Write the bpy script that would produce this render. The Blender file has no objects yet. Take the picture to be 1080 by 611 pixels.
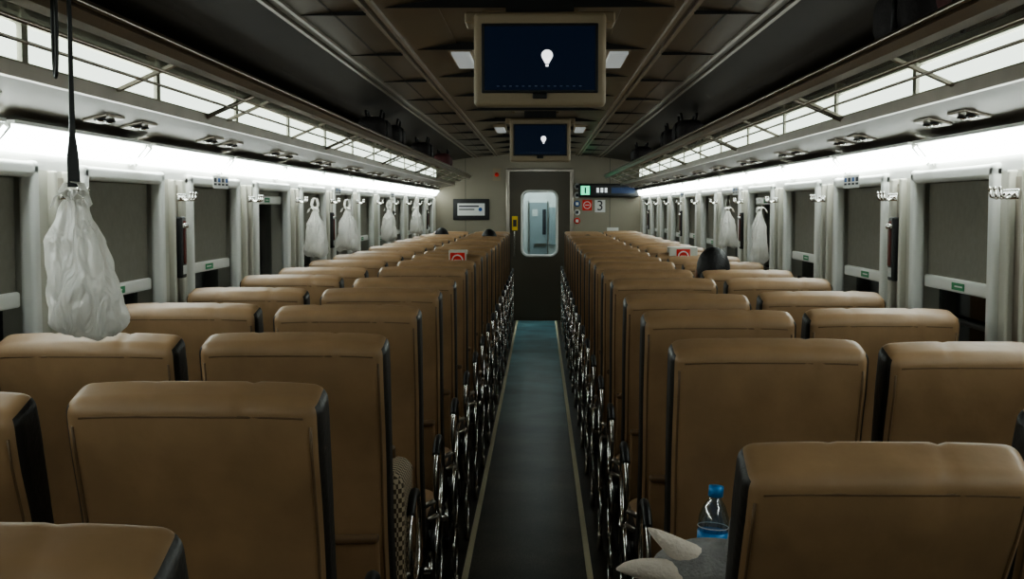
import bpy, bmesh, math, random
from mathutils import Vector, Matrix
random.seed(7)
SC = bpy.context.scene
COL = SC.collection
try:
    SC.view_settings.view_transform = 'AgX'; SC.view_settings.look = 'AgX - Medium High Contrast'
except Exception as ex: print(ex)

# ------------------------------------------------------------------ materials
def mat(name, col, rough=0.5, metal=0.0, noise=0.0, nscale=20, bump=0.0, bscale=200, emis=None, estr=0.0, spec=None, trans=0.0, coat=0.0, sheen=0):
    m = bpy.data.materials.new(name); m.use_nodes = True
    nt = m.node_tree; b = nt.nodes['Principled BSDF']
    c = (*col, 1)
    b.inputs['Base Color'].default_value = c
    b.inputs['Roughness'].default_value = rough
    b.inputs['Metallic'].default_value = metal
    if spec is not None: b.inputs['Specular IOR Level'].default_value = spec
    if trans: b.inputs['Transmission Weight'].default_value = trans
    if coat: b.inputs['Coat Weight'].default_value = coat
    if emis:
        b.inputs['Emission Color'].default_value = (*emis, 1)
        b.inputs['Emission Strength'].default_value = estr
    tc = nt.nodes.new('ShaderNodeTexCoord')
    if noise > 0:
        n = nt.nodes.new('ShaderNodeTexNoise'); n.inputs['Scale'].default_value = nscale; n.inputs['Detail'].default_value = 5
        nt.links.new(tc.outputs['Object'], n.inputs['Vector'])
        r = nt.nodes.new('ShaderNodeValToRGB')
        r.color_ramp.elements[0].position = .3; r.color_ramp.elements[1].position = .7
        r.color_ramp.elements[0].color = (*[x*(1-noise) for x in col], 1)
        r.color_ramp.elements[1].color = (*[min(1, x*(1+noise)) for x in col], 1)
        nt.links.new(n.outputs['Fac'], r.inputs['Fac']); nt.links.new(r.outputs['Color'], b.inputs['Base Color'])
    if bump > 0:
        n2 = nt.nodes.new('ShaderNodeTexNoise'); n2.inputs['Scale'].default_value = bscale; n2.inputs['Detail'].default_value = 3
        nt.links.new(tc.outputs['Object'], n2.inputs['Vector'])
        bp = nt.nodes.new('ShaderNodeBump'); bp.inputs['Strength'].default_value = bump; bp.inputs['Distance'].default_value = .01
        nt.links.new(n2.outputs['Fac'], bp.inputs['Height']); nt.links.new(bp.outputs['Normal'], b.inputs['Normal'])
    return m

M = {}
M['tan'] = mat('tan_leatherette', (.350, .222, .122), .45, noise=.12, nscale=9, bump=.24, bscale=14)
M['tan2'] = mat('tan_seam', (.18, .112, .060), .5)
M['black'] = mat('black_leatherette', (.018, .015, .012), .5, bump=.2, bscale=60)
M['chrome'] = mat('chrome', (.70, .68, .65), .16, 1.0)
M['steel'] = mat('brushed_steel', (.42, .38, .33), .32, 1.0, noise=.1, nscale=6)
M['plastic_blk'] = mat('black_plastic', (.018, .018, .018), .45)
M['wall'] = mat('wall_cream_panel', (.62, .60, .52), .38, noise=.03, nscale=3)
M['white'] = mat('white_panel', (.82, .82, .78), .35)
M['blind'] = mat('blind_fabric', (.25, .235, .195), .8, noise=.06, nscale=40, bump=.1, bscale=300)
M['bronze'] = mat('bronze_panel', (.105, .078, .054), .36, .6, noise=.10, nscale=4)
M['bronze2'] = mat('bronze_rail', (.22, .17, .12), .30, .85, noise=.08, nscale=4)
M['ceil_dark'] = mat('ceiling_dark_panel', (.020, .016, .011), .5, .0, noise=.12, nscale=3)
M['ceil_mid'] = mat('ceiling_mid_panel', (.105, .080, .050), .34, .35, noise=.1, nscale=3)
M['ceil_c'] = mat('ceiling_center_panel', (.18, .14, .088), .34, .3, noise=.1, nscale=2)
M['lamp'] = mat('fluorescent_diffuser', (.9, .9, .9), .4, emis=(.90, 1, .965), estr=11)
M['lamp2'] = mat('rack_light_diffuser', (.9, .9, .9), .4, emis=(.92, 1, .96), estr=3.2)
M['lamp3'] = mat('ceiling_light_diffuser', (.45, .45, .45), .4, emis=(.93, 1, 1), estr=.20)
M['lamp4'] = mat('added_far_end_diffuser', (.9, .9, .9), .4, emis=(.88, 1, 1), estr=5)
M['lampv'] = mat('vestibule_light', (.9, .9, .9), .4, emis=(.88, .98, 1), estr=15)
M['beige_pl'] = mat('beige_plastic', (.34, .27, .18), .45)
M['endwall'] = mat('end_wall_panel', (.28, .25, .19), .45, noise=.05, nscale=2)
M['vest'] = mat('vestibule_panel', (.38, .43, .44), .4, noise=.05, nscale=2)
M['door'] = mat('door_panel', (.10, .086, .064), .4, .2, noise=.06, nscale=2)
M['red'] = mat('red_sticker', (.75, .03, .02), .5)
M['dred'] = mat('dark_red_plastic', (.13, .025, .015), .4)
M['yellow'] = mat('yellow_sticker', (.7, .5, .05), .5)
M['green'] = mat('green_sticker', (.02, .28, .10), .5)
M['paper'] = mat('white_paper', (.75, .75, .72), .6)
M['ink'] = mat('dark_ink', (.03, .03, .04), .6)
M['blue'] = mat('blue_sticker', (.04, .12, .35), .5)
M['screen'] = mat('lcd_screen', (.004, .007, .015), .2, emis=(.07, .17, .40), estr=.034)
M['scr_w'] = mat('lcd_logo', (.1, .1, .1), .3, emis=(1, 1, 1), estr=1.6)
M['scr_b'] = mat('lcd_text', (.1, .1, .1), .3, emis=(.3, .5, .9), estr=.05)
M['led_g'] = mat('led_green', (.0, .2, .1), .3, emis=(.1, 1, .5), estr=1.3)
M['led_w'] = mat('led_white', (.2, .2, .2), .3, emis=(.9, 1, 1), estr=.8)
M['led_b'] = mat('led_blue', (.0, .01, .03), .3, emis=(.1, .3, 1), estr=.05)
M['bagcloth'] = mat('dark_bag_fabric', (.018, .014, .014), .75, bump=.3, bscale=60)
M['bagred'] = mat('maroon_bag_fabric', (.10, .03, .03), .75, bump=.3, bscale=60)
M['skin'] = mat('skin', (.36, .19, .12), .5)
M['hair'] = mat('black_hair', (.008, .007, .007), .5, bump=.5, bscale=120)
M['shirt1'] = mat('dark_shirt', (.03, .03, .04), .8)
M['shirt2'] = mat('red_shirt', (.25, .04, .04), .8)
M['trouser'] = mat('dark_trousers', (.02, .02, .03), .8)
M['shoe'] = mat('shoe_rubber', (.06, .06, .06), .6)
M['plush'] = mat('grey_plush', (.34, .33, .32), .95, noise=.15, nscale=30, bump=.6, bscale=150)
M['plushw'] = mat('white_plush', (.88, .78, .68), .95, bump=.5, bscale=150)
M['cap'] = mat('blue_bottle_cap', (.02, .25, .62), .35)
M['strip'] = mat('aisle_edge_strip', (.85, .78, .55), .5)

def trans_mat(name, col, a=.5, rough=.3):
    m = bpy.data.materials.new(name); m.use_nodes = True
    nt = m.node_tree; nt.nodes.remove(nt.nodes['Principled BSDF'])
    o = nt.nodes['Material Output']
    d = nt.nodes.new('ShaderNodeBsdfDiffuse'); d.inputs[0].default_value = (*col, 1)
    t = nt.nodes.new('ShaderNodeBsdfTranslucent'); t.inputs[0].default_value = (*col, 1)
    g = nt.nodes.new('ShaderNodeBsdfGlossy'); g.inputs[0].default_value = (1, 1, 1, 1); g.inputs['Roughness'].default_value = rough
    a1 = nt.nodes.new('ShaderNodeMixShader'); a1.inputs[0].default_value = a
    nt.links.new(d.outputs[0], a1.inputs[1]); nt.links.new(t.outputs[0], a1.inputs[2])
    a2 = nt.nodes.new('ShaderNodeMixShader'); a2.inputs[0].default_value = .10
    nt.links.new(a1.outputs[0], a2.inputs[1]); nt.links.new(g.outputs[0], a2.inputs[2])
    tr = nt.nodes.new('ShaderNodeBsdfTransparent')
    a3 = nt.nodes.new('ShaderNodeMixShader'); a3.inputs[0].default_value = .20
    nt.links.new(a2.outputs[0], a3.inputs[1]); nt.links.new(tr.outputs[0], a3.inputs[2])
    n = nt.nodes.new('ShaderNodeTexNoise'); n.inputs['Scale'].default_value = 26; n.inputs['Distortion'].default_value = 1.5
    tc = nt.nodes.new('ShaderNodeTexCoord'); mp = nt.nodes.new('ShaderNodeMapping'); mp.inputs['Scale'].default_value = (1, 1, .35)
    nt.links.new(tc.outputs['Object'], mp.inputs[0]); nt.links.new(mp.outputs[0], n.inputs['Vector'])
    bp = nt.nodes.new('ShaderNodeBump'); bp.inputs['Strength'].default_value = .85; bp.inputs['Distance'].default_value = .025
    nt.links.new(n.outputs['Fac'], bp.inputs['Height'])
    for s in (d, t, g): nt.links.new(bp.outputs['Normal'], s.inputs['Normal'])
    nt.links.new(a3.outputs[0], o.inputs['Surface'])
    return m
M['pbag'] = trans_mat('white_plastic_film', (.94, .92, .88), .45)

def clear_mat(name, tint, fac=None, rough=.05):
    m = bpy.data.materials.new(name); m.use_nodes = True
    nt = m.node_tree; nt.nodes.remove(nt.nodes['Principled BSDF']); o = nt.nodes['Material Output']
    t = nt.nodes.new('ShaderNodeBsdfTransparent'); t.inputs[0].default_value = (*tint, 1)
    g = nt.nodes.new('ShaderNodeBsdfGlossy'); g.inputs['Roughness'].default_value = rough
    a = nt.nodes.new('ShaderNodeMixShader')
    if fac is None:
        f = nt.nodes.new('ShaderNodeFresnel'); f.inputs[0].default_value = 1.45
        nt.links.new(f.outputs[0], a.inputs[0])
    else: a.inputs[0].default_value = fac
    nt.links.new(t.outputs[0], a.inputs[1]); nt.links.new(g.outputs[0], a.inputs[2])
    nt.links.new(a.outputs[0], o.inputs['Surface'])
    return m
M['glass'] = clear_mat('window_glass', (.35, .4, .42))
M['glass2'] = clear_mat('door_glass', (.80, .86, .86), .06)
M['rackclear'] = clear_mat('clear_rack_panel', (.86, .88, .84), .08, .15)
M['bottle'] = clear_mat('bottle_plastic', (.72, .86, .93), .22, .1)

def floor_mat(name, dark, light, far=None):
    m = mat(name, (.05, .045, .04), .32)
    nt = m.node_tree; b = nt.nodes['Principled BSDF']
    tc = nt.nodes.new('ShaderNodeTexCoord')
    n = nt.nodes.new('ShaderNodeTexNoise'); n.inputs['Scale'].default_value = 200; n.inputs['Detail'].default_value = 2
    n2 = nt.nodes.new('ShaderNodeTexNoise'); n2.inputs['Scale'].default_value = 2.3; n2.inputs['Detail'].default_value = 6
    for q in (n, n2): nt.links.new(tc.outputs['Object'], q.inputs['Vector'])
    r = nt.nodes.new('ShaderNodeValToRGB')
    r.color_ramp.elements[0].position = .42; r.color_ramp.elements[0].color = (*dark, 1)
    r.color_ramp.elements[1].position = .66; r.color_ramp.elements[1].color = (*light, 1)
    nt.links.new(n.outputs['Fac'], r.inputs[0])
    r2 = nt.nodes.new('ShaderNodeValToRGB')
    r2.color_ramp.elements[0].position = .35; r2.color_ramp.elements[0].color = (.5, .5, .5, 1)
    r2.color_ramp.elements[1].position = .7; r2.color_ramp.elements[1].color = (1.35, 1.3, 1.2, 1)
    nt.links.new(n2.outputs['Fac'], r2.inputs[0])
    mx = nt.nodes.new('ShaderNodeMix'); mx.data_type = 'RGBA'; mx.blend_type = 'MULTIPLY'; mx.inputs[0].default_value = 1
    src = r.outputs[0]
    if far:   # light on the far floor painted in: blends to bright teal toward the vestibule
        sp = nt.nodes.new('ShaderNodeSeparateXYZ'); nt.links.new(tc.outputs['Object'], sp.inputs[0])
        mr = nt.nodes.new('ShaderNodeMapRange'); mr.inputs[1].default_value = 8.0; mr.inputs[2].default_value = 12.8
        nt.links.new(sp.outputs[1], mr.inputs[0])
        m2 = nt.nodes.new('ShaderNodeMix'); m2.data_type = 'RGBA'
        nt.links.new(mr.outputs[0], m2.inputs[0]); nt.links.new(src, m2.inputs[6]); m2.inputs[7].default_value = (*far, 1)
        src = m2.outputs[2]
    nt.links.new(src, mx.inputs[6]); nt.links.new(r2.outputs[0], mx.inputs[7])
    nt.links.new(mx.outputs[2], b.inputs['Base Color'])
    return m
M['floor'] = floor_mat('dark_vinyl_floor', (.030, .027, .023), (.10, .09, .075))
M['mat_far_lit'] = floor_mat('vinyl_floor_painted_far_light', (.050, .046, .038), (.17, .158, .13), (.21, .44, .52))
def woven():
    m = mat('woven_straw', (.4, .3, .18), .7)
    nt = m.node_tree; b = nt.nodes['Principled BSDF']; tc = nt.nodes.new('ShaderNodeTexCoord')
    c = nt.nodes.new('ShaderNodeTexChecker'); c.inputs['Scale'].default_value = 80
    c.inputs[1].default_value = (.45, .36, .25, 1); c.inputs[2].default_value = (.08, .055, .03, 1)
    nt.links.new(tc.outputs['Object'], c.inputs[0]); nt.links.new(c.outputs[0], b.inputs['Base Color'])
    return m
M['woven'] = woven()

# ------------------------------------------------------------------ mesh builder
class MB:
    def __init__(s): s.v = []; s.f = []; s.m = []; s.s = []; s.mats = []
    def mi(s, k):
        if k not in s.mats: s.mats.append(k)
        return s.mats.index(k)
    def add(s, vs, fs, k, smooth=False):
        o = len(s.v); s.v += [tuple(v) for v in vs]
        for i, f in enumerate(fs):
            s.f.append([o+j for j in f]); kk = k[i] if isinstance(k, list) else k
            s.m.append(s.mi(kk)); s.s.append(smooth)
    def box(s, x0, x1, y0, y1, z0, z1, k):
        vs = [(x0,y0,z0),(x1,y0,z0),(x1,y1,z0),(x0,y1,z0),(x0,y0,z1),(x1,y0,z1),(x1,y1,z1),(x0,y1,z1)]
        s.add(vs, [(0,3,2,1),(4,5,6,7),(0,1,5,4),(1,2,6,5),(2,3,7,6),(3,0,4,7)], k)
    def rbox(s, c, d, r, k, fn=None, div=(3,3,3), seg=3, kfn=None):
        """rounded box with inner grid; fn deforms local coordinates"""
        def coords(h, n):
            a = [-h + r*i/seg for i in range(seg+1)]
            inn = [(-h+r) + (2*h-2*r)*i/n for i in range(1, n)]
            return a + inn + [-x for x in reversed(a)]
        H = [d[0]/2, d[1]/2, d[2]/2]
        C = [coords(H[i], div[i]) for i in range(3)]
        idx = {}; vs = []; fs = []; ks = []
        def vert(p):
            key = tuple(round(q, 6) for q in p)
            if key in idx: return idx[key]
            q = [max(-(H[i]-r), min(H[i]-r, p[i])) for i in range(3)]
            dd = Vector([p[i]-q[i] for i in range(3)])
            if dd.length > 1e-9:
                e = dd/r
                x, y, z = e
                e = Vector((x*math.sqrt(max(0,1-y*y/2-z*z/2+y*y*z*z/3)), y*math.sqrt(max(0,1-z*z/2-x*x/2+z*z*x*x/3)), z*math.sqrt(max(0,1-x*x/2-y*y/2+x*x*y*y/3))))
                dd = e*r
            w = Vector(q)+dd
            if fn: w = Vector(fn(w.x, w.y, w.z))
            vs.append((w.x+c[0], w.y+c[1], w.z+c[2])); idx[key] = len(vs)-1
            return idx[key]
        for ax in range(3):
            a, b = (ax+1) % 3, (ax+2) % 3
            for sg in (-1, 1):
                for i in range(len(C[a])-1):
                    for j in range(len(C[b])-1):
                        q = []
                        for (ii, jj) in ((i,j),(i+1,j),(i+1,j+1),(i,j+1)):
                            p = [0,0,0]; p[ax] = sg*H[ax]; p[a] = C[a][ii]; p[b] = C[b][jj]; q.append(vert(p))
                        if sg < 0: q.reverse()
                        fs.append(q); ks.append(kfn(ax, sg) if kfn else k)
        s.add(vs, fs, ks, True)
    def tube(s, path, r, k, seg=8, closed=False, rs=None):
        P = [Vector(p) for p in path]; n = len(P); vs = []; fs = []
        up = Vector((0, 0, 1)); N = None
        for i in range(n):
            if closed: t = (P[(i+1) % n]-P[i-1])
            else: t = P[min(i+1, n-1)]-P[max(i-1, 0)]
            t.normalize()
            if N is None:
                N = t.cross(up)
                if N.length < .05: N = t.cross(Vector((1, 0, 0)))
            N = (N - t*N.dot(t)); N.normalize(); B = t.cross(N)
            rr = rs[i] if rs else r
            for j in range(seg):
                a = 2*math.pi*j/seg
                vs.append(P[i]+N*math.cos(a)*rr+B*math.sin(a)*rr)
        m = n if closed else n-1
        for i in range(m):
            for j in range(seg):
                a = i*seg+j; b = i*seg+(j+1) % seg; c = ((i+1) % n)*seg+(j+1) % seg; d = ((i+1) % n)*seg+j
                fs.append((a, b, c, d))
        if not closed:
            fs.append(tuple(range(seg))[::-1]); fs.append(tuple((n-1)*seg+j for j in range(seg)))
        s.add(vs, fs, k, True)
    def ribbon(s, path, w, th, k, wdir=(1, 0, 0)):
        """flat strap: width w (scalar or list) along wdir, thickness th"""
        P = [Vector(p) for p in path]; W_ = Vector(wdir).normalized(); vs = []; fs = []
        for i, p in enumerate(P):
            ww = w[i] if isinstance(w, (list, tuple)) else w
            t = (P[min(i+1, len(P)-1)]-P[max(i-1, 0)]).normalized(); n = t.cross(W_).normalized()
            for (a, c) in ((-1, -1), (1, -1), (1, 1), (-1, 1)): vs.append(p+W_*a*ww/2+n*c*th/2)
        for i in range(len(P)-1):
            for j in range(4): fs.append((i*4+j, i*4+(j+1) % 4, (i+1)*4+(j+1) % 4, (i+1)*4+j))
        fs.append((0, 1, 2, 3)); fs.append(tuple((len(P)-1)*4+j for j in range(4)))
        s.add(vs, fs, k)
    def prism(s, prof, y0, y1, k):
        n = len(prof)
        vs = [(x, y0, z) for x, z in prof]+[(x, y1, z) for x, z in prof]
        fs = [(i, (i+1) % n, n+(i+1) % n, n+i) for i in range(n)]+[tuple(range(n))[::-1], tuple(range(n, 2*n))]
        s.add(vs, fs, k)
    def plate(s, a, b, th, y0, y1, k):
        a = Vector(a); b = Vector(b); d = (b-a).normalized(); nrm = Vector((-d.y, d.x))*th/2
        s.prism([tuple(a-nrm), tuple(b-nrm), tuple(b+nrm), tuple(a+nrm)], y0, y1, k)
    def cyl(s, c, r, h, ax, k, seg=16, r2=None):
        c = Vector(c); A = Vector({'x': (1,0,0), 'y': (0,1,0), 'z': (0,0,1)}[ax])
        s.tube([c-A*h/2, c+A*h/2], r, k, seg, rs=[r, r if r2 is None else r2])
    def ell(s, c, r, k, nu=16, nv=12, fn=None):
        vs = []; fs = []
        for j in range(1, nv):
            th = math.pi*j/nv
            for i in range(nu):
                a = 2*math.pi*i/nu
                p = (r[0]*math.sin(th)*math.cos(a), r[1]*math.sin(th)*math.sin(a), r[2]*math.cos(th))
                if fn: p = fn(*p)
                vs.append((c[0]+p[0], c[1]+p[1], c[2]+p[2]))
        t = (0, 0, r[2]); b = (0, 0, -r[2])
        if fn: t = fn(*t); b = fn(*b)
        vs.append(tuple(c[i]+t[i] for i in range(3))); vs.append(tuple(c[i]+b[i] for i in range(3)))
        T = len(vs)-2
        for j in range(nv-2):
            for i in range(nu):
                fs.append((j*nu+i, (j+1)*nu+i, (j+1)*nu+(i+1) % nu, j*nu+(i+1) % nu))
        for i in range(nu):
            fs.append((T, i, (i+1) % nu)); fs.append((T+1, (nv-2)*nu+(i+1) % nu, (nv-2)*nu+i))
        s.add(vs, fs, k, True)
    def mesh(s, name):
        me = bpy.data.meshes.new(name); me.from_pydata(s.v, [], s.f)
        for k in s.mats: me.materials.append(M[k])
        me.polygons.foreach_set('material_index', s.m); me.polygons.foreach_set('use_smooth', s.s)
        bm = bmesh.new(); bm.from_mesh(me); bmesh.ops.recalc_face_normals(bm, faces=bm.faces); bm.to_mesh(me); bm.free()
        me.update(); return me
    def obj(s, name, loc=(0,0,0), rot=(0,0,0), parent=None):
        o = bpy.data.objects.new(name, s.mesh(name)); COL.objects.link(o)
        o.location = loc; o.rotation_euler = rot
        if parent: o.parent = parent
        return o
def inst(me, name, loc, rot=(0,0,0)):
    o = bpy.data.objects.new(name, me); COL.objects.link(o); o.location = loc; o.rotation_euler = rot; return o

CX, CZ, F = 0.04, 1.56, 1300.0
Y0, Y1 = -1.6, 16.84
W = 1.40
def AX(xr): return xr+CX

# ------------------------------------------------------------------ floor / ceiling / walls
b = MB(); b.box(-W-.1, W+.1, Y0, Y1+1.4, -.08, 0, 'floor'); b.obj('floor')
b = MB(); b.box(-.262, .237, Y0+.05, Y1-.08, 0.0, .004, 'mat_far_lit'); b.obj('aisle_runner_mat')
for nm, x in (('trim_1', -.276), ('trim_2', .251)):
    b = MB(); b.prism([(x-.014, 0), (x-.012, .007), (x+.012, .007), (x+.014, 0)], Y0+.05, Y1-.08, 'strip'); b.obj(nm)

b = MB()
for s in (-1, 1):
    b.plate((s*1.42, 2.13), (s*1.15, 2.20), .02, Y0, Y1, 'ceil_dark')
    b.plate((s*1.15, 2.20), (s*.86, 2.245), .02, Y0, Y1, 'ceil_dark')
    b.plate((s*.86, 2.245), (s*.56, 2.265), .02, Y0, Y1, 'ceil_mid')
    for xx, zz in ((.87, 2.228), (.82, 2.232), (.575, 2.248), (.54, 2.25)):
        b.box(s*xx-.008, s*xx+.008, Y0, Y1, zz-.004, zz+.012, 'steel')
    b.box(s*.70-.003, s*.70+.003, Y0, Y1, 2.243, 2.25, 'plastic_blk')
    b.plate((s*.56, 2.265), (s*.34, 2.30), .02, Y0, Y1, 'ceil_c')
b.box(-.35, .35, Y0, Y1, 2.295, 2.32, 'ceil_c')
y = .9
while y < Y1-.5:      # panel joints and air vents
    b.box(-.56, .56, y-.005, y+.005, 2.262, 2.30, 'plastic_blk')
    for k in range(7):
        b.box(-.16, .16, y+.3+k*.03, y+.312+k*.03, 2.283, 2.297, 'steel')
    b.box(-.18, .18, y+.27, y+.285, 2.281, 2.297, 'beige_pl'); b.box(-.18, .18, y+.515, y+.53, 2.281, 2.297, 'beige_pl')
    for s in (-1, 1):
        b.box(s*.72-.14, s*.72+.14, y-.003, y+.003, 2.236, 2.25, 'plastic_blk')
    y += 1.17
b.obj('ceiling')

# ceiling light fixtures
for (ya, yb) in ((5.65, 6.2), (11.0, 11.6)):
    for s in (-1, 1):
        b = MB()
        cx_ = s*.36+.035
        b.box(cx_-.055, cx_+.055, ya-.02, yb+.02, 2.262, 2.29, 'beige_pl')
        b.rbox((cx_, (ya+yb)/2, 2.257), (.085, yb-ya, .022), .008, 'lamp3')
        b.obj('ceiling_light')
b = MB(); b.box(-.22, .22, 15.0, 15.7, 2.27, 2.294, 'beige_pl'); b.rbox((0, 15.35, 2.262), (.38, .62, .022), .008, 'lamp4'); b.obj('added_far_end_light')  # added lamp, unseen behind the second monitor, to brighten far floor and end wall

PITCH = 1.17; OW = .78; Z0, Z1 = 1.02, 1.665
def centers(side):
    c0 = 4.23 if side < 0 else 4.10
    return [c0+PITCH*k for k in range(-4, 11) if Y0 < c0+PITCH*k-OW/2 and c0+PITCH*k+OW/2 < Y1-.1]
wc = 0
noblind = {-1: (6.57,), 1: (7.61,)}
for side, nm in ((-1, 'wall_left'), (1, 'wall_right')):
    C = centers(side)
    b = MB()
    xa, xb = sorted((side*W, side*(W+.10)))
    b.box(xa, xb, Y0, Y1, 0, Z0, 'wall')
    b.box(xa, xb, Y0, Y1, Z1, 2.2, 'white')
    edges = [Y0]+sum([[c-OW/2, c+OW/2] for c in C], [])+[Y1]
    for i in range(0, len(edges), 2):
        ya, yb = edges[i], edges[i+1]
        b.box(xa, xb, ya, yb, Z0, Z1, 'wall')
        ym = (ya+yb)/2
        if yb-ya < .6:
            xi = side*W
            for yy in (ym-.055, ym+.055):   # vertical channel beads
                b.rbox((xi, yy, (Z0+Z1)/2), (.05, .022, Z1-Z0), .008, 'wall')
            b.box(min(xi, xi-side*.006), max(xi, xi-side*.006), ym-.04, ym+.04, Z0, Z1-.02, 'steel')
    b.obj(nm)
    for i, c in enumerate(C):
        wc += 1
        b = MB()
        xi = side*W
        for yy in (c-OW/2, c+OW/2):
            b.rbox((xi-side*.0, yy, (Z0+Z1)/2), (.045, .05, Z1-Z0+.05), .014, 'white')
        for zz in (Z0, Z1):
            b.rbox((xi, c, zz), (.045, OW+.05, .045), .014, 'white')
        xg = side*(W+.085)
        b.box(min(xg, xg+side*.006), max(xg, xg+side*.006), c-OW/2, c+OW/2, Z0, Z1, 'glass')
        has = not any(abs(c-q) < .1 for q in noblind[side])
        xbld = side*(W+.035)
        zb = (1.30+.015*math.sin(i*3.1+side)) if has else 1.61
        b.box(min(xbld, xbld+side*.006), max(xbld, xbld+side*.006), c-OW/2+.02, c+OW/2-.02, zb, Z1, 'blind')
        b.rbox((xbld-side*.004, c, zb-.015), (.02, OW-.05, .045), .008, 'white')
        b.box(*sorted((xbld-side*.0145, xbld-side*.016)), c-.06, c+.06, zb-.028, zb-.004, 'green')
        b.box(*sorted((xbld-side*.016, xbld-side*.0165)), c-.045, c+.03, zb-.018, zb-.013, 'paper')
        b.rbox((xg-side*.02, c, 1.17), (.02, OW-.02, .02), .006, 'plastic_blk')
        b.obj('window_%d' % wc)

def hook_mesh(side):
    b = MB()
    b.rbox((-side*.006, 0, 0), (.012, .11, .030), .005, 'chrome')
    for yy in (-.04, 0, .04):
        b.tube([(-side*.01, yy, 0), (-side*.035, yy, -.012), (-side*.050, yy, -.006), (-side*.054, yy, .014)], .004, 'chrome')
        b.ell((-side*.054, yy, .016), (.006, .006, .006), 'chrome', 8, 6)
    return b.mesh('coat_hook')
def hammer_mesh(side):
    b = MB()
    b.rbox((-side*.018, 0, 0), (.03, .06, .24), .008, 'plastic_blk')
    b.rbox((-side*.034, 0, .02), (.012, .022, .17), .005, 'dred')
    b.rbox((-side*.036, 0, .085), (.02, .045, .022), .007, 'chrome')
    b.box(*sorted((-side*.033, -side*.0345)), -.022, .022, -.105, -.07, 'paper')
    return b.mesh('emergency_hammer_box')
for side in (-1, 1):
    hm = hook_mesh(side); em = hammer_mesh(side)
    C = centers(side)
    for i, c in enumerate(C[:-1]):
        ym = c+PITCH/2
        if ym < .6: continue
        inst(hm, 'coat_hook', (side*(W-.026), ym, 1.595))
        q = abs(ym-(4.82 if side < 0 else 4.69)) % (PITCH*3)
        if q < .05 or q > PITCH*3-.05:
            inst(em, 'emergency_hammer_box', (side*(W-.008), ym, 1.40))

# under-rack cove lights
for side in (-1, 1):
    y = Y0+.1
    while y < Y1-.2:
        ye = min(y+1.12, Y1-.05)
        b = MB()
        b.plate((side*1.388, 1.712), (side*1.345, 1.768), .012, y, ye, 'lamp')
        b.box(*sorted((side*1.32, side*1.396)), y, ye, 1.775, 1.785, 'white')
        for yy in (y, ye-.01):
            b.prism([(side*1.394, 1.70), (side*1.335, 1.765), (side*1.335, 1.776), (side*1.394, 1.776)], yy, yy+.01, 'white')
        b.obj('cove_light')
        y += PITCH

# luggage racks
RE = Y1-.26
for side in (-1, 1):
    b = MB(); S = side
    b.plate((S*1.39, 1.797), (S*1.12, 1.855), .012, Y0+.01, RE, 'bronze')
    b.box(*sorted((S*1.105, S*1.125)), Y0+.01, RE, 1.843, 1.880, 'steel')
    b.plate((S*1.105, 1.878), (S*.93, 1.955), .005, Y0+.01, RE, 'rackclear')
    b.prism([(S*.935, 1.935), (S*.905, 1.94), (S*.895, 1.96), (S*.90, 1.985), (S*.915, 1.995), (S*.93, 1.985), (S*.94, 1.965)], Y0+.01, RE, 'bronze2')
    b.tube([(S*.888, Y0+.01, 1.972), (S*.888, RE, 1.972)], .006, 'steel', 6)
    for t, rr in ((.42, .004), (.72, .005)):
        b.tube([(S*(1.105-.175*t), Y0+.01, 1.869+.077*t), (S*(1.105-.175*t), RE, 1.869+.077*t)], rr, 'steel', 6)
    b.box(*sorted((S*1.22, S*1.395)), Y0+.01, RE, 2.112, 2.12, 'ceil_dark')  # shelf and lip added to block the rack light from the ceiling
    b.box(*sorted((S*1.215, S*1.22)), Y0+.01, RE, 2.07, 2.12, 'ceil_dark')
    for k in range(8):
        y = 1.2+2*PITCH*k+(.7 if side < 0 else .9)
        if y > RE: break
        b.tube([(S*1.39, y, 1.82), (S*1.12, y, 1.862), (S*.93, y, 1.945)], .008, 'steel', 6)
    for k in range(15):
        y = 1.2+PITCH*k-(.2 if side < 0 else .3)
        # transverse joints of the clear panels and inner wall stiles
        b.plate((S*1.105, 1.874), (S*.93, 1.951), .009, y-.010, y+.010, 'steel')
        b.box(*sorted((S*1.355, S*1.394)), y-.02, y+.02, 1.86, 2.11, 'wall')
        for dy in (.30, .62):
            if y+dy > Y1-.4: continue
            zc = 1.820; xc = S*1.25
            tl = lambda x, yy, z, S=S: (x, yy, z-S*x*.215)
            b.rbox((xc, y+dy, zc-.001), (.075, .15, .008), .003, 'steel', fn=tl)
            for q in (-.036, .036):
                b.cyl((xc, y+dy+q, zc-.006), .020, .006, 'z', 'plastic_blk')
                b.ell((xc, y+dy+q, zc-.008), (.013, .013, .005), 'chrome', 10, 6)
    b.obj('luggage_rack')
    y = 1.2-(.2 if side < 0 else .3)-3*PITCH+.03
    while y < RE-.2:
        if y < Y0+.02: y += PITCH; continue
        ye = min(y+1.11, RE)
        b = MB()
        b.rbox((S*1.376, (y+ye)/2, 1.985), (.03, ye-y, .135), .012, 'lamp2')
        b.box(*sorted((S*1.36, S*1.395)), y, ye, 2.057, 2.08, 'wall')
        b.obj('rack_light')
        y += PITCH

def sticker(x, y, z, side, w, h, name='notice_sticker'):
    b = MB(); b.box(-.001, .001, -w/2, w/2, -h/2, h/2, 'paper')
    n = 4
    for i in range(n):
        yy = -w/2+w*(i+.5)/n
        b.box(-.002, .002, yy-w/n*.3, yy+w/n*.3, 0, h*.32, 'blue' if i % 2 else 'ink')
        b.box(-.002, .002, yy-w/n*.3, yy+w/n*.3, -h*.25, -h*.1, 'ink')
    b.obj(name, (x, y, z))
for side in (-1, 1):
    for yy in (5.45, 8.6, 11.8):
        sticker(side*(W-.024), yy+(0 if side < 0 else -.1), 1.667, side, .26, .055)

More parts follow.
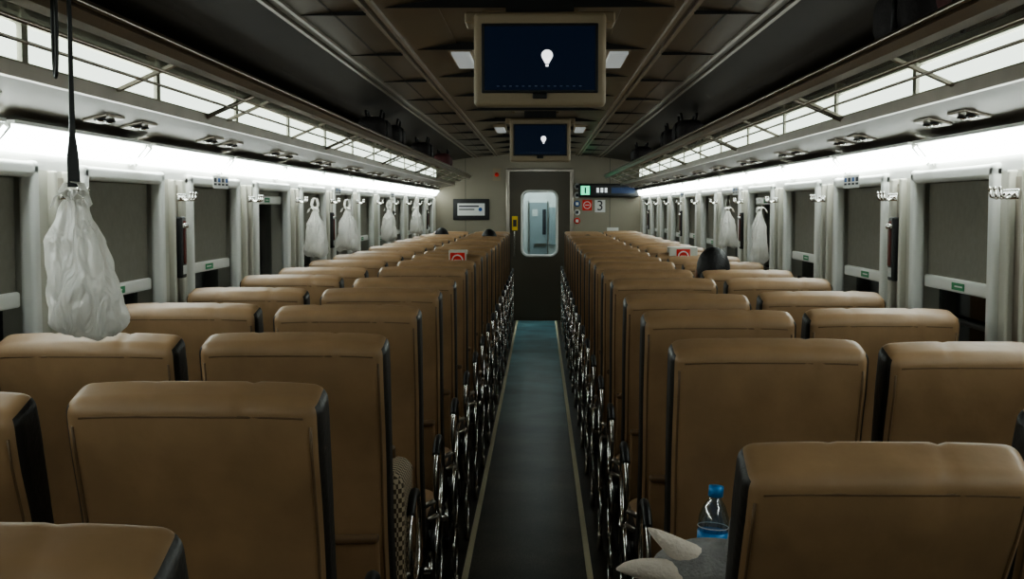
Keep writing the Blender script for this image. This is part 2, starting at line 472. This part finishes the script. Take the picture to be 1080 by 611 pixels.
# ------------------------------------------------------------------ end walls, door
b = MB()
yE = Y1
dx0, dx1, dz = AX(-.445), AX(.425), 2.05
b.box(-W-.1, dx0, yE, yE+.06, 0, 2.4, 'endwall'); b.box(dx1, W+.1, yE, yE+.06, 0, 2.4, 'endwall')
b.box(dx0, dx1, yE, yE+.06, dz, 2.4, 'endwall')
for s in (-1, 1): b.box(*sorted((s*.98, s*.985)), yE-.004, yE, 0, 2.3, 'plastic_blk')
b.obj('wall_back')
b = MB()
for xx in (dx0, dx1): b.rbox((xx, yE-.005, dz/2), (.05, .05, dz), .012, 'steel')
b.rbox(((dx0+dx1)/2, yE-.005, dz), (dx1-dx0+.05, .05, .05), .012, 'steel')
b.obj('trim_3')
b = MB()
wx0, wx1, wz0, wz1 = AX(-.25), AX(.225), .89, 1.77
ya, yb = yE+.01, yE+.05
b.box(dx0, wx0, ya, yb, 0, dz, 'door'); b.box(wx1, dx1, ya, yb, 0, dz, 'door')
b.box(wx0, wx1, ya, yb, 0, wz0, 'door'); b.box(wx0, wx1, ya, yb, wz1, dz, 'door')
loop = []
r = .09
for (cx_, cz_, a0) in ((wx1-r, wz1-r, 0), (wx0+r, wz1-r, 90), (wx0+r, wz0+r, 180), (wx1-r, wz0+r, 270)):
    for k in range(7):
        a = math.radians(a0+90*k/6); loop.append((cx_+r*math.cos(a), cz_+r*math.sin(a)))
b.tube([(x, ya-.003, z) for x, z in loop], .018, 'paper', 8, closed=True)
for (ccx, ccz, i0) in ((wx1, wz1, 0), (wx0, wz1, 7), (wx0, wz0, 14), (wx1, wz0, 21)):
    vs = [(ccx, ya+.001, ccz)]+[(x, ya+.001, z) for x, z in loop[i0:i0+7]]
    b.add(vs, [(0, k, k+1) for k in range(1, 7)], 'door')
b.box(wx0, wx1, yb-.012, yb-.008, wz0, wz1, 'glass2')
b.rbox((dx0+.09, ya-.02, 1.05), (.02, .03, .35), .008, 'chrome')
b.obj('door_1')
b = MB()
b.box(-W, W, yE+1.3, yE+1.36, 0, 2.4, 'white'); b.box(-.75, -.7, yE+.06, yE+1.3, 0, 2.4, 'vest'); b.box(.7, .75, yE+.06, yE+1.3, 0, 2.4, 'vest')
b.box(-.75, .75, yE+.06, yE+1.36, 2.3, 2.36, 'white')
b.box(-.12, .14, yE+1.27, yE+1.3, .1, 1.62, 'vest'); b.box(.165, .26, yE+1.27, yE+1.3, 1.0, 1.55, 'vest')
b.box(.07, .12, yE+1.26, yE+1.27, 1.15, 1.52, 'ink'); b.box(-.08, -.0, yE+1.26, yE+1.27, 1.42, 1.52, 'paper')
for xx in (-.135, .14): b.box(xx, xx+.014, yE+1.25, yE+1.3, .2, 1.64, 'steel')
b.box(-.05, .12, yE+1.255, yE+1.27, .98, 1.02, 'steel')
b.obj('wall_vestibule')
b = MB(); b.rbox((0, yE+.7, 2.27), (.5, .6, .04), .015, 'lampv'); b.obj('vestibule_ceiling_light')
b = MB(); b.box(-W-.1, W+.1, Y0-.06, Y0, 0, 2.4, 'endwall'); b.obj('wall_front')

def P(px, py, D):
    return AX((px-570)*D/F), CZ+(218-py)*D/F
yw = yE-.002
b = MB(); (x0, z1), (x1, z0) = P(478, 210, yE), P(516, 232, yE)
b.rbox(((x0+x1)/2, yw-.012, (z0+z1)/2), (x1-x0, .024, z1-z0), .008, 'plastic_blk')
b.box(x0+.06, x1-.06, yw-.027, yw-.024, z0+.06, z1-.06, 'paper')
b.box(x0+.08, x1-.14, yw-.029, yw-.027, z1-.11, z1-.09, 'ink'); b.box(x0+.08, x1-.2, yw-.029, yw-.027, z1-.15, z1-.135, 'ink')
b.ell((x1-.12, yw-.027, (z0+z1)/2), (.025, .004, .025), 'blue', 12, 8)
b.obj('framed_notice')
b = MB(); (x0, z1), (x1, z0) = P(610, 194, yE-.2), P(673, 208, yE-.2)
b.rbox(((x0+x1)/2, yE-.10, (z0+z1)/2), (x1-x0, .2, z1-z0), .02, 'plastic_blk')
b.box(x0+.03, x0+.15, yE-.203, yE-.2, z0+.03, z1-.03, 'led_g')
b.box(x0+.08, x0+.10, yE-.206, yE-.203, z0+.05, z1-.05, 'ink')
for i in range(3):
    b.box(x0+.24+i*.055, x0+.275+i*.055, yE-.204, yE-.2, z0+.06, z1-.055, 'led_w')
b.box(x0+.44, x1-.05, yE-.203, yE-.2, z0+.05, z1-.05, 'led_b')
b.obj('led_display_sign')
def plaque(px0, px1, py0, py1, k, name, extra=None):
    (x0, z1), (x1, z0) = P(px0, py0, yE), P(px1, py1, yE)
    b = MB(); b.box(x0, x1, yw-.006, yw, z0, z1, k)
    if extra: extra(b, x0, x1, z0, z1)
    return b.obj(name), (x0, x1, z0, z1)
def nosmoke(b, x0, x1, z0, z1, y=None, k1='paper', k2='ink'):
    y = yw-.006 if y is None else y
    cx_, cz_ = (x0+x1)/2, (z0+z1)/2; r = min(x1-x0, z1-z0)*.36
    b.tube([(cx_+r*math.cos(a*math.pi/10), y, cz_+r*math.sin(a*math.pi/10)) for a in range(20)], r*.14, k1, 6, closed=True)
    b.box(cx_-r*.6, cx_+r*.6, y-.003, y, cz_-r*.14, cz_+r*.14, k1)
plaque(614, 624, 211, 222, 'red', 'no_smoking_sign', nosmoke)
p3, q = plaque(627, 638, 211, 224, 'paper', 'coach_number_sign')
cu = bpy.data.curves.new('number_three', 'FONT'); cu.body = '3'; cu.size = .19; cu.extrude = .002; cu.align_x = 'CENTER'; cu.align_y = 'CENTER'
to = bpy.data.objects.new('number_three', cu); COL.objects.link(to); to.location = ((q[0]+q[1])/2, yw-.009, (q[2]+q[3])/2); to.rotation_euler = (math.pi/2, 0, 0)
cu.materials.append(M['ink']); to.parent = p3
plaque(540, 546, 228, 243, 'yellow', 'warning_sticker', lambda b, x0, x1, z0, z1: b.box(x0+.015, x1-.015, yw-.008, yw-.006, z0+.05, z1-.05, 'ink'))
plaque(520, 528, 178, 191, 'beige_pl', 'fire_alarm_box', lambda b, x0, x1, z0, z1: b.ell(((x0+x1)/2, yw-.01, (z0+z1)/2), (.03, .02, .03), 'red', 12, 8))
for k, (py, m_) in enumerate(((197, 'paper'), (206, 'paper'), (215, 'blue'), (224, 'paper'), (233, 'red'))):
    (cx_, cz_) = P(608.5, py, yE)
    b = MB(); b.cyl((cx_, yw-.003, cz_), .042, .006, 'y', m_, 20); b.box(cx_-.02, cx_+.02, yw-.008, yw-.005, cz_-.02, cz_+.02, 'ink' if m_ == 'paper' else 'paper')
    b.obj('safety_sticker')
plaque(640, 652, 240, 246, 'paper', 'notice_sheet')

# ------------------------------------------------------------------ monitors
def monitor(y, zc):
    b = MB(); x = .037
    w, h = .46, .325
    b.rbox((x, y+.04, zc), (w, .09, h), .018, 'beige_pl')
    b.rbox((x, y-.004, zc+.002), (.405, .012, .24), .004, 'plastic_blk')
    b.box(x-.192, x+.192, y-.0125, y-.0105, zc-.108, zc+.112, 'screen')
    ys = y-.0135
    n = 20; R = .020; bx, bz = x+.025, zc+.012
    vs = [(bx, ys, bz)]+[(bx+R*math.cos(2*math.pi*i/n), ys, bz+R*.95*math.sin(2*math.pi*i/n)) for i in range(n)]
    b.add(vs, [(0, 1+i, 1+(i+1) % n) for i in range(n)], 'scr_w')
    b.add([(bx-.0175, ys, bz-.010), (bx+.0175, ys, bz-.010), (bx+.006, ys, bz-.030), (bx-.006, ys, bz-.030)], [(0, 1, 2, 3)], 'scr_w')
    b.box(bx-.005, bx+.005, ys-.0005, ys+.0005, bz-.039, bz-.033, 'scr_w')
    for i in range(14):
        b.box(x-.15+i*.022, x-.141+i*.022, ys-.0005, ys+.0005, zc-.096, zc-.093, 'scr_b')
    b.rbox((x, y-.01, zc-.128), (.05, .015, .02), .004, 'plastic_blk')
    b.rbox((x, y+.12, zc+.15), (.53, .16, .04), .01, 'beige_pl')
    b.box(x-.12, x+.12, y+.06, y+.18, zc+.15, 2.294, 'plastic_blk')
    b.rbox((x, y+.10, zc), (.30, .05, .24), .015, 'plastic_blk')
    b.obj('ceiling_monitor')
monitor(4.33, 2.072)
monitor(9.35, 2.06)

# ------------------------------------------------------------------ seats
def seat_mesh(aside, ang, name='train_seat', seed=0):
    b = MB(); a = math.radians(ang); L = .812; SW = .448
    rs_ = random.Random(seed*17+int(ang)); c1 = .40+.05*rs_.random(); c2 = .36+.08*rs_.random(); pz = rs_.random()*6
    hy, hz = .22, .44
    def lean(x, y, z):
        return (x, y*math.cos(a)-z*math.sin(a), y*math.sin(a)+z*math.cos(a))
    def fn(x, y, z):
        t = (z+L/2)/L
        topw = max(0, (t-.80)/.20)
        ysc = 1+.16*math.exp(-((t-.90)/.10)**2)-.10*math.exp(-((t-.62)/.12)**2)
        y *= ysc
        u = x/(SW/2)
        if y < 0: y -= .010*(1-u*u)*(1-abs(2*t-1)**3)
        x *= 1-.020*math.exp(-((t-.35)/.3)**2)
        cre = math.exp(-((u-c1)/.028)**2)+.7*math.exp(-((u+c2)/.028)**2)
        z -= topw*(.008*u**4+.0028*cre)
        if t > .90: y += .0035*cre*(1 if y < 0 else -1)
        y += .0020*math.sin(x*55+z*14+pz)*math.exp(-((t-.86)/.05)**2)
        return lean(x, y, z+L/2+.02)
    b.rbox((0, hy, hz), (SW, .10, L), .027, 'tan', fn=fn, div=(30, 2, 26), seg=4,
           kfn=lambda ax, sg: 'black' if ax == 0 or (ax == 1 and sg > 0) else 'tan')
    for sx in (-1, 1):
        pts = []
        for i in range(15):
            z = -L/2+.03+(L-.075)*i/14
            p = fn(sx*(SW/2-.018), -.0495, z); pts.append((p[0], p[1]+hy, p[2]+hz))
        b.tube(pts, .0028, 'tan2', 6)
    pts = []
    for i in range(17):
        x = -SW/2+.03+(SW-.06)*i/16
        p = fn(x, -.0485, L/2-.030); pts.append((p[0], p[1]+hy, p[2]+hz))
    b.tube(pts, .0026, 'tan2', 6)
    def fp(x, y, z):
        y -= .012*(1-(x/.19)**2)*(z+.14)/.28
        return lean(x, y-.066, z+.20)
    b.rbox((0, hy, hz), (.385, .018, .28), .008, 'tan', fn=fp, div=(8, 1, 6))
    b.rbox((0, hy, hz), (.388, .024, .022), .009, 'tan2', fn=lambda x, y, z: lean(x, y-.074-.010*(1-(x/.19)**2), z+.335), div=(8, 1, 1))
    b.rbox((0, hy+.27, .455), (.44, .50, .15), .045, 'tan', div=(6, 6, 1), fn=lambda x, y, z: (x, y, z+(.012*(1-(x/.22)**2) if z > 0 else 0)+.03*y),
           kfn=lambda ax, sg: 'black' if ax == 0 else 'tan')
    b.rbox((0, hy+.24, .36), (.40, .44, .06), .02, 'plastic_blk')
    for sx in (-1, 1):
        b.tube([(sx*.15, .30, .36), (sx*.15, .30, .05)], .018, 'steel', 8)
        b.tube([(sx*.15, .62, .36), (sx*.15, .66, .05)], .018, 'steel', 8)
        b.rbox((sx*.15, .48, .025), (.05, .46, .05), .012, 'plastic_blk')
    b.tube([(-.15, .48, .2), (.15, .48, .2)], .014, 'steel', 8)
    b.tube([(-.17, .14, .17), (.17, .14, .17)], .014, 'chrome', 8)
    for sx in (-1, 1): b.tube([(sx*.15, .30, .22), (sx*.17, .14, .17)], .009, 'chrome', 6)
    if aside:
        X = aside*(SW/2+.022)
        def oval(cy, cz, ry, rz, x, r, tilt=0, k='chrome', a0=0, a1=360):
            pts = []; n = 28
            full = a1-a0 >= 360
            for i in range(n if full else n+1):
                t = math.radians(a0+(a1-a0)*i/n)
                yy, zz = ry*math.cos(t), rz*math.sin(t)
                pts.append((x, cy+yy*math.cos(tilt)-zz*math.sin(tilt), cz+yy*math.sin(tilt)+zz*math.cos(tilt)))
            b.tube(pts, r, k, 8, closed=full)
        oval(.40, .66, .125, .125, X, .008, .12)
        oval(.40, .66, .125, .125, X, .0125, .12, 'plastic_blk', 50, 130)
        oval(.40, .40, .115, .115, X, .007, .1)
        oval(.40, .17, .10, .10, X, .007, 0)
        b.cyl((X-aside*.012, .27, .47), .035, .018, 'x', 'plastic_blk', 20)
        for (yy, zz) in ((.29, .60), (.40, .525)):
            b.tube([(X, yy, zz), (aside*(SW/2-.03), yy, zz-.03)], .009, 'steel', 8)
        b.tube([(X, .40, .545), (X, .40, .505)], .010, 'steel', 8)
        b.tube([(X, .40, .29), (X, .40, .265)], .010, 'steel', 8)
        b.tube([(X, .40, .075), (X, .40, .0)], .012, 'steel', 8)
    return b.mesh(name)
SM = {}
def seat(aside, ang, seed=0):
    k = (aside, ang, seed)
    if k not in SM: SM[k] = seat_mesh(aside, ang, seed=seed)
    return SM[k]
XA, XW = .325+.2225, .82+.2225
rowsL = [1.25]+[2.09+.797*k for k in range(18)]
rowsL = [y for y in rowsL if y < Y1-1.3]
rowsR = [2.07]+[2.78+.79*k for k in range(17)]
rowsR = [y for y in rowsR if y < Y1-1.3]
angs = [12, 11, 13, 12, 12, 14, 11]
for i, y in enumerate(rowsL):
    ang = 19 if i == 0 else (15 if i == 1 else angs[i % 7])
    inst(seat(1, ang, i % 3), 'train_seat', (-XA-(.012 if i < 2 else 0)+(.01 if i == 0 else 0), y+(.03 if i == 1 else 0), 0))
    inst(seat(0, angs[(i+3) % 7]+(6 if i == 1 else 0)), 'train_seat', (-XW-.005-(.015 if i < 2 else 0), y+.02, 0))
for i, y in enumerate(rowsR):
    inst(seat(-1, 28 if i == 0 else angs[(i+2) % 7]+1, i % 3), 'train_seat', (XA+(.028 if i == 0 else .012), y, 0))
    inst(seat(0, 20 if i == 0 else angs[(i+4) % 7]+1), 'train_seat', (XW+(.02 if i == 0 else .0), y+.02, 0))

# no-smoking tabs hooked over the headrests
def seat_sign(x, y, z, w):
    b = MB(); b.rbox((0, 0, 0), (w, .006, .13), .003, 'wall')
    b.rbox((0, .065, .062), (w, .13, .006), .003, 'wall')
    b.rbox((0, .128, .02), (w, .006, .09), .003, 'wall')
    b.box(-.045, .045, -.006, -.003, -.045, .05, 'red')
    nosmoke(b, -.045, .045, -.045, .05, y=-.008, k1='paper')
    b.obj('no_smoking_seat_sign', (x, y, z))
yl = rowsL[8]; yr = rowsR[8]
seat_sign(-.475, yl-.025, 1.224, .11)
seat_sign(AX(150*yr/F), yr-.01, 1.224, .19)

# ------------------------------------------------------------------ plastic bags
def plastic_bag(loc, w, h, seed, handle=.10, name='plastic_bag', rot=0, skew=0.0, loose=0.0):
    rnd = random.Random(seed); b = MB(); nu, nv = 72, 36
    ph = [rnd.random()*6.28 for _ in range(8)]
    vs = []; fs = []
    def sgnp(v, e): return math.copysign(abs(v)**e, v)
    for j in range(nv+1):
        t = j/nv
        z = -h*t
        if t < .9:
            prof = .10+loose*.12+(.50-loose*.12)*min(1, t/.30)**.75+.40*min(1, max(0, (t-.15)/.75))**.8
        else:
            q = (t-.9)/.1; prof = 1.0*(1-.32*q**2.2)
        top = (1-t)
        for i in range(nu):
            a = 2*math.pi*i/nu
            e = .62+.38*top
            cx_, sy_ = sgnp(math.cos(a), e), sgnp(math.sin(a), e)
            rr = 1+.16*top**1.2*math.sin(9*a+ph[0])+.10*top*math.sin(16*a+ph[1]+t*2)+.06*math.sin(3*a+ph[2]+t*6)*t+.035*math.sin(5*a+ph[3]+t*17)+.025*math.sin(11*a+ph[6]+t*29)
            x = w/2*prof*rr*cx_; y_ = w/2*.60*prof*rr*sy_
            vs.append((x+.03*w*(math.sin(t*4+ph[4])-math.sin(ph[4]))+skew*w*t, y_, z+.05*w*math.sin(2*a+ph[5])*t*t+.02*w*math.sin(6*a+ph[7])*t))
    for j in range(nv):
        for i in range(nu):
            fs.append((j*nu+i, j*nu+(i+1) % nu, (j+1)*nu+(i+1) % nu, (j+1)*nu+i))
    fs.append(tuple(range(nv*nu, nv*nu+nu)))
    b.add(vs, fs, 'pbag', True)
    b.ell((0, 0, .004), (.014, .013, .016), 'pbag', 12, 8, fn=lambda x, y, z: (x*(1+.2*math.sin(z*300)), y, z))
    for s in (-1, 1):
        b.ribbon([(s*.006, 0, 0), (s*.022, .004*s, handle*.45), (s*.014, 0, handle*.9), (0, 0, handle)], .016, .002, 'pbag', (.6, .8, 0))
        b.ribbon([(0, 0, .004), (s*.014, -.008, .016), (s*.030, -.014, .008), (s*.038, -.016, -.014)], .022, .0015, 'pbag', (.1, .9, .4))
    b.rbox((w*(.04+skew*.84), 0, -h*.84), (w*.62, w*.30, h*.20), .012, 'beige_pl')
    b.rbox((w*(-.10+skew*.66), 0, -h*.66), (w*.40, w*.22, h*.12), .012, 'paper')
    return b.obj(name, loc, (0, 0, rot))
DB = 2.42
bx = AX((75-570)*DB/F); bz = CZ+(218-204)*DB/F
plastic_bag((bx, DB, bz-.012), .150, .268, 3, handle=.035, skew=.10, loose=1)
b = MB()
b.ribbon([(-.945, DB, 1.95), (-.942, DB, 1.99), (-.925, DB, 2.006), (-.900, DB, 2.004), (-.883, DB, 1.985), (bx-.0, DB, 1.93), (bx, DB, 1.80), (bx, DB, 1.70), (bx, DB, 1.66), (bx+.001, DB, bz+.012)],
         [.008, .008, .008, .008, .008, .008, .009, .012, .022, .024], .004, 'plastic_blk', (.8, .6, 0))
pts = []
for i in range(25):
    t = 2*math.pi*i/24
    pts.append((-.878-.006*math.sin(t), DB-.085+.006*math.sin(t), 1.895+.09*math.cos(t)))
b.tube(pts[:-1], .004, 'plastic_blk', 8, closed=True)
b.tube([(-.878, DB-.085, 1.985), (-.893, DB-.085, 2.0), (-.925, DB-.085, 2.004), (-.944, DB-.085, 1.985), (-.945, DB-.085, 1.95)], .004, 'plastic_blk', 8)
b.obj('hanging_strap')
def hookbag(side, k, w, h, seed):
    C = centers(side); ys = [c+PITCH/2 for c in C[:-1]]
    y = min(ys, key=lambda q: abs(q-k))
    plastic_bag((side*(W-.026-.065-w*.25), y-.0, 1.585-.045), w, h, seed, handle=.07, rot=.5*side)
hookbag(-1, 7.2, .15, .27, 5); hookbag(-1, 8.3, .17, .28, 6); hookbag(-1, 10.7, .15, .27, 8); hookbag(-1, 13.0, .15, .26, 9)
hookbag(1, 8.2, .13, .25, 10); hookbag(1, 7.0, .11, .30, 11)

# ------------------------------------------------------------------ luggage on racks
def duffel(x, y, L, r, k, seed):
    b = MB(); rnd = random.Random(seed); p = rnd.random()*6
    b.rbox((0, 0, r), (2*r, L, 2*r*.85), r*.62, k, div=(4, 8, 4), seg=4, fn=lambda a, c, d: (a*(1+.06*math.sin(c*17+p)), c, d*(1+.08*math.sin(c*11+p))))
    for s in (-1, 1):
        b.tube([(s*r*.5, -L*.2, 2*r*.85), (s*r*.6, -L*.17, 2*r+.03), (s*r*.6, L*.17, 2*r+.03), (s*r*.5, L*.2, 2*r*.85)], .008, 'plastic_blk', 6)
        b.tube([(s*r*1.02, -L*.2, r*.3), (s*r*1.0, -L*.2, r*1.6)], .008, 'plastic_blk', 6)
    b.tube([(0, -L*.4, 2*r*.94), (0, L*.4, 2*r*.94)], .005, 'steel', 6)
    b.obj('duffel_bag', (x, y, 1.972))
duffel(1.02, 3.25, .36, .085, 'bagcloth', 1); duffel(1.02, 2.78, .24, .08, 'bagred', 2)
duffel(1.03, 8.4, .5, .088, 'bagcloth', 3); duffel(1.03, 9.3, .4, .085, 'bagcloth', 4); duffel(1.03, 12.2, .5, .088, 'bagcloth', 5)
duffel(-1.03, 8.0, .4, .085, 'bagcloth', 6); duffel(-1.03, 8.9, .5, .088, 'bagcloth', 7); duffel(-1.03, 11.2, .5, .088, 'bagcloth', 8); duffel(-1.03, 13.6, .5, .088, 'bagred', 9)

# ------------------------------------------------------------------ people
def person(x, y, shirt, name='seated_passenger', turn=0, feet_aisle=0, headdx=0, headtop=1.36):
    e = bpy.data.objects.new(name, None); COL.objects.link(e); e.location = (x, y, 0)
    dz_ = headtop-1.36
    def skin(nm, pts, edges, rad, mats_, root=0):
        me = bpy.data.meshes.new(nm); me.from_pydata(pts, edges, []); me.update()
        o = bpy.data.objects.new(nm, me); COL.objects.link(o); o.parent = e
        md = o.modifiers.new('skin', 'SKIN'); 
        if not me.skin_vertices: 
            bm = bmesh.new(); bm.from_mesh(me); bm.verts.layers.skin.verify(); bm.to_mesh(me); bm.free()
        sv = me.skin_vertices[0].data
        for i, r in enumerate(rad): sv[i].radius = (r, r) if not isinstance(r, tuple) else r; sv[i].use_root = (i == root)
        md.use_smooth_shade = True
        s2 = o.modifiers.new('sub', 'SUBSURF'); s2.levels = 2; s2.render_levels = 2
        me.materials.append(M[mats_]); return o
    f = feet_aisle
    sh = .86+.12+dz_
    pts = [(0, .42, .62), (0, .38, .80), (0, .34, sh), (headdx*.3, .32, sh+.10),
           (-.13, .35, sh+.01), (.13, .35, sh+.01), (-.17, .42, sh-.20), (.17, .42, sh-.20), (-.12, .60, .78), (.12, .60, .78)]
    skin('torso', pts, [(0,1),(1,2),(2,3),(2,4),(2,5),(4,6),(5,7),(6,8),(7,9)], [(.13,.10),(.12,.09),(.12,.085),.05,.055,.055,.045,.045,.034,.034], shirt)
    skin('legs', [(0, .42, .60), (-.09, .48, .60), (.09, .48, .60), (-.10, .84, .60), (.10+f*.22, .80, .60), (-.10, .86, .32), (.10+f*.24, .84, .32), (-.10, .87, .10), (.10+f*.25, .86, .10)],
         [(0,1),(0,2),(1,3),(2,4),(3,5),(4,6),(5,7),(6,8)], [.09,.085,.085,.062,.062,.052,.052,.038,.038], 'trouser')
    b = MB()
    for xx in (-.10, .10+f*.25):
        b.rbox((xx, .92, .045), (.085, .25, .085), .035, 'shoe', div=(3, 5, 2), fn=lambda a, c, d: (a*(1-.25*max(0, c/.12)**2), c, d*(1-.3*max(0, c/.12))))
    b.obj('shoes', parent=e)
    for s in (-1, 1):
        skin('hand', [(s*.12, .60, .78), (s*.10, .66, .72), (s*.095, .70, .695), (s*.115, .70, .695), (s*.08, .70, .695), (s*.065, .695, .69),
                      (s*.095, .745, .68), (s*.118, .74, .68), (s*.078, .74, .68), (s*.06, .725, .68), (s*.07, .67, .70), (s*.05, .69, .70)],
             [(0,1),(1,2),(1,3),(1,4),(1,5),(2,6),(3,7),(4,8),(5,9),(1,10),(10,11)], [.028,.022,.011,.011,.011,.010,.008,.007,.008,.007,.010,.008], 'skin')
    b = MB(); hc = (headdx, .26, 1.36-.125+dz_)
    def face(x_, y_, z_):
        if z_ < 0: x_ *= 1-.28*(z_/.118)**2; y_ *= 1-.10*(z_/.118)**2
        return (x_, y_, z_)
    b.ell(hc, (.074, .092, .115), 'skin', 24, 18, fn=face)
    b.ell((hc[0], hc[1]-.012, hc[2]+.016), (.083, .095, .109), 'hair', 24, 18, fn=lambda x_, y_, z_: (x_, min(y_, .058+max(0, z_)*.25), z_))
    b.tube([(hc[0], hc[1]+.085, hc[2]+.015), (hc[0], hc[1]+.108, hc[2]-.018), (hc[0], hc[1]+.09, hc[2]-.026)], .01, 'skin', 8, rs=[.007, .013, .010])
    for s in (-1, 1):
        b.ell((hc[0]+s*.078, hc[1], hc[2]-.01), (.012, .022, .032), 'skin', 10, 8)
        b.ell((hc[0]+s*.03, hc[1]+.078, hc[2]+.008), (.013, .008, .008), 'paper', 10, 8)
        b.ell((hc[0]+s*.03, hc[1]+.085, hc[2]+.008), (.006, .004, .006), 'ink', 8, 6)
    b.ell((hc[0], hc[1]+.082, hc[2]-.052), (.024, .008, .007), 'red', 10, 6)
    b.tube([(headdx*.4, .31, 1.36-.29+dz_), (headdx*.9, .265, 1.36-.19+dz_)], .045, 'skin', 12)
    b.obj('head', parent=e)
    return e
person(XW-.03, rowsR[5]-.02, 'shirt1', headdx=-.11)
person(-XW, rowsL[15], 'shirt2', headtop=1.33)
person(-XA, rowsL[14], 'shirt1', headtop=1.33, headdx=.06)
person(XA, rowsR[14], 'shirt1', feet_aisle=-1, headtop=1.26)

# ------------------------------------------------------------------ small props near camera
b = MB()
prof = [(.0, .030), (.02, .033), (.05, .031), (.07, .033), (.10, .031), (.12, .033), (.15, .033), (.175, .024), (.19, .014), (.20, .013)]
b.tube([(0, 0, z) for z, r in prof], .03, 'bottle', 20, rs=[r for z, r in prof])
b.cyl((0, 0, .208), .0165, .022, 'z', 'cap', 20)
for zz in (.05, .075, .13): b.tube([(.0335*math.cos(i*math.pi/12), .0335*math.sin(i*math.pi/12), zz) for i in range(24)], .0012, 'paper', 5, closed=True)
b.tube([(0, 0, .085), (0, 0, .12)], .0335, 'cap', 20)
b.obj('water_bottle', (AX(.368), 2.655, .735), (0, math.radians(4), 0))

b = MB()
b.ell((.07, .03, .02), (.12, .085, .065), 'plush', 20, 14)
b.ell((.15, .0, .05), (.065, .06, .055), 'plush', 16, 12)
def fin(p0, p1, p2, r0, k):
    A, B_, C_ = Vector(p0), Vector(p1), Vector(p2); pts = []; rs = []
    for i in range(9):
        t = i/8; pts.append(A*(1-t)**2+B_*2*t*(1-t)+C_*t*t); rs.append(r0*(1-t)**.65+.002)
    b.tube(pts, r0, k, 14, rs=rs)
fin((.02, -.01, .01), (-.06, -.01, .045), (-.118, -.01, .035), .034, 'plushw')
fin((.05, .0, .04), (.015, .0, .065), (-.055, -.0, .115), .034, 'plushw')
fin((.12, .0, .07), (.125, .01, .10), (.11, .01, .135), .024, 'plush')
fin((.1, -.05, -.01), (.05, -.10, -.01), (-.02, -.12, -.01), .03, 'plushw')
b.ell((.195, -.02, .045), (.02, .02, .018), 'plushw', 10, 8)
b.ell((.165, -.052, .07), (.007, .006, .007), 'ink', 8, 6)
b.obj('plush_toy', (AX(.268), 2.40, .812))

b = MB()
b.rbox((0, 0, .17), (.10, .26, .34), .035, 'woven', div=(4, 6, 5), fn=lambda x, y, z: (x*(1+.12*(.17-z)), y, z))
b.tube([(0, -.09, .33), (0, -.07, .37), (0, 0, .38), (0, .07, .37), (0, .09, .33)], .008, 'tan2', 8)
b.obj('woven_bag', (-.362, 3.24, .535))

# ------------------------------------------------------------------ world, camera
w = bpy.data.worlds.new('night'); SC.world = w; w.use_nodes = True
w.node_tree.nodes['Background'].inputs[0].default_value = (.004, .006, .008, 1)
w.node_tree.nodes['Background'].inputs[1].default_value = 1.0
cam = bpy.data.cameras.new('camera'); co = bpy.data.objects.new('camera', cam); COL.objects.link(co)
cam.sensor_width = 36; cam.lens = F/1080*36; cam.clip_start = .02
co.location = (CX, 0, CZ)
pitch = math.atan(87.5/F); yaw = math.atan(30/F)
co.rotation_euler = (math.pi/2-pitch, 0, yaw)
SC.camera = co
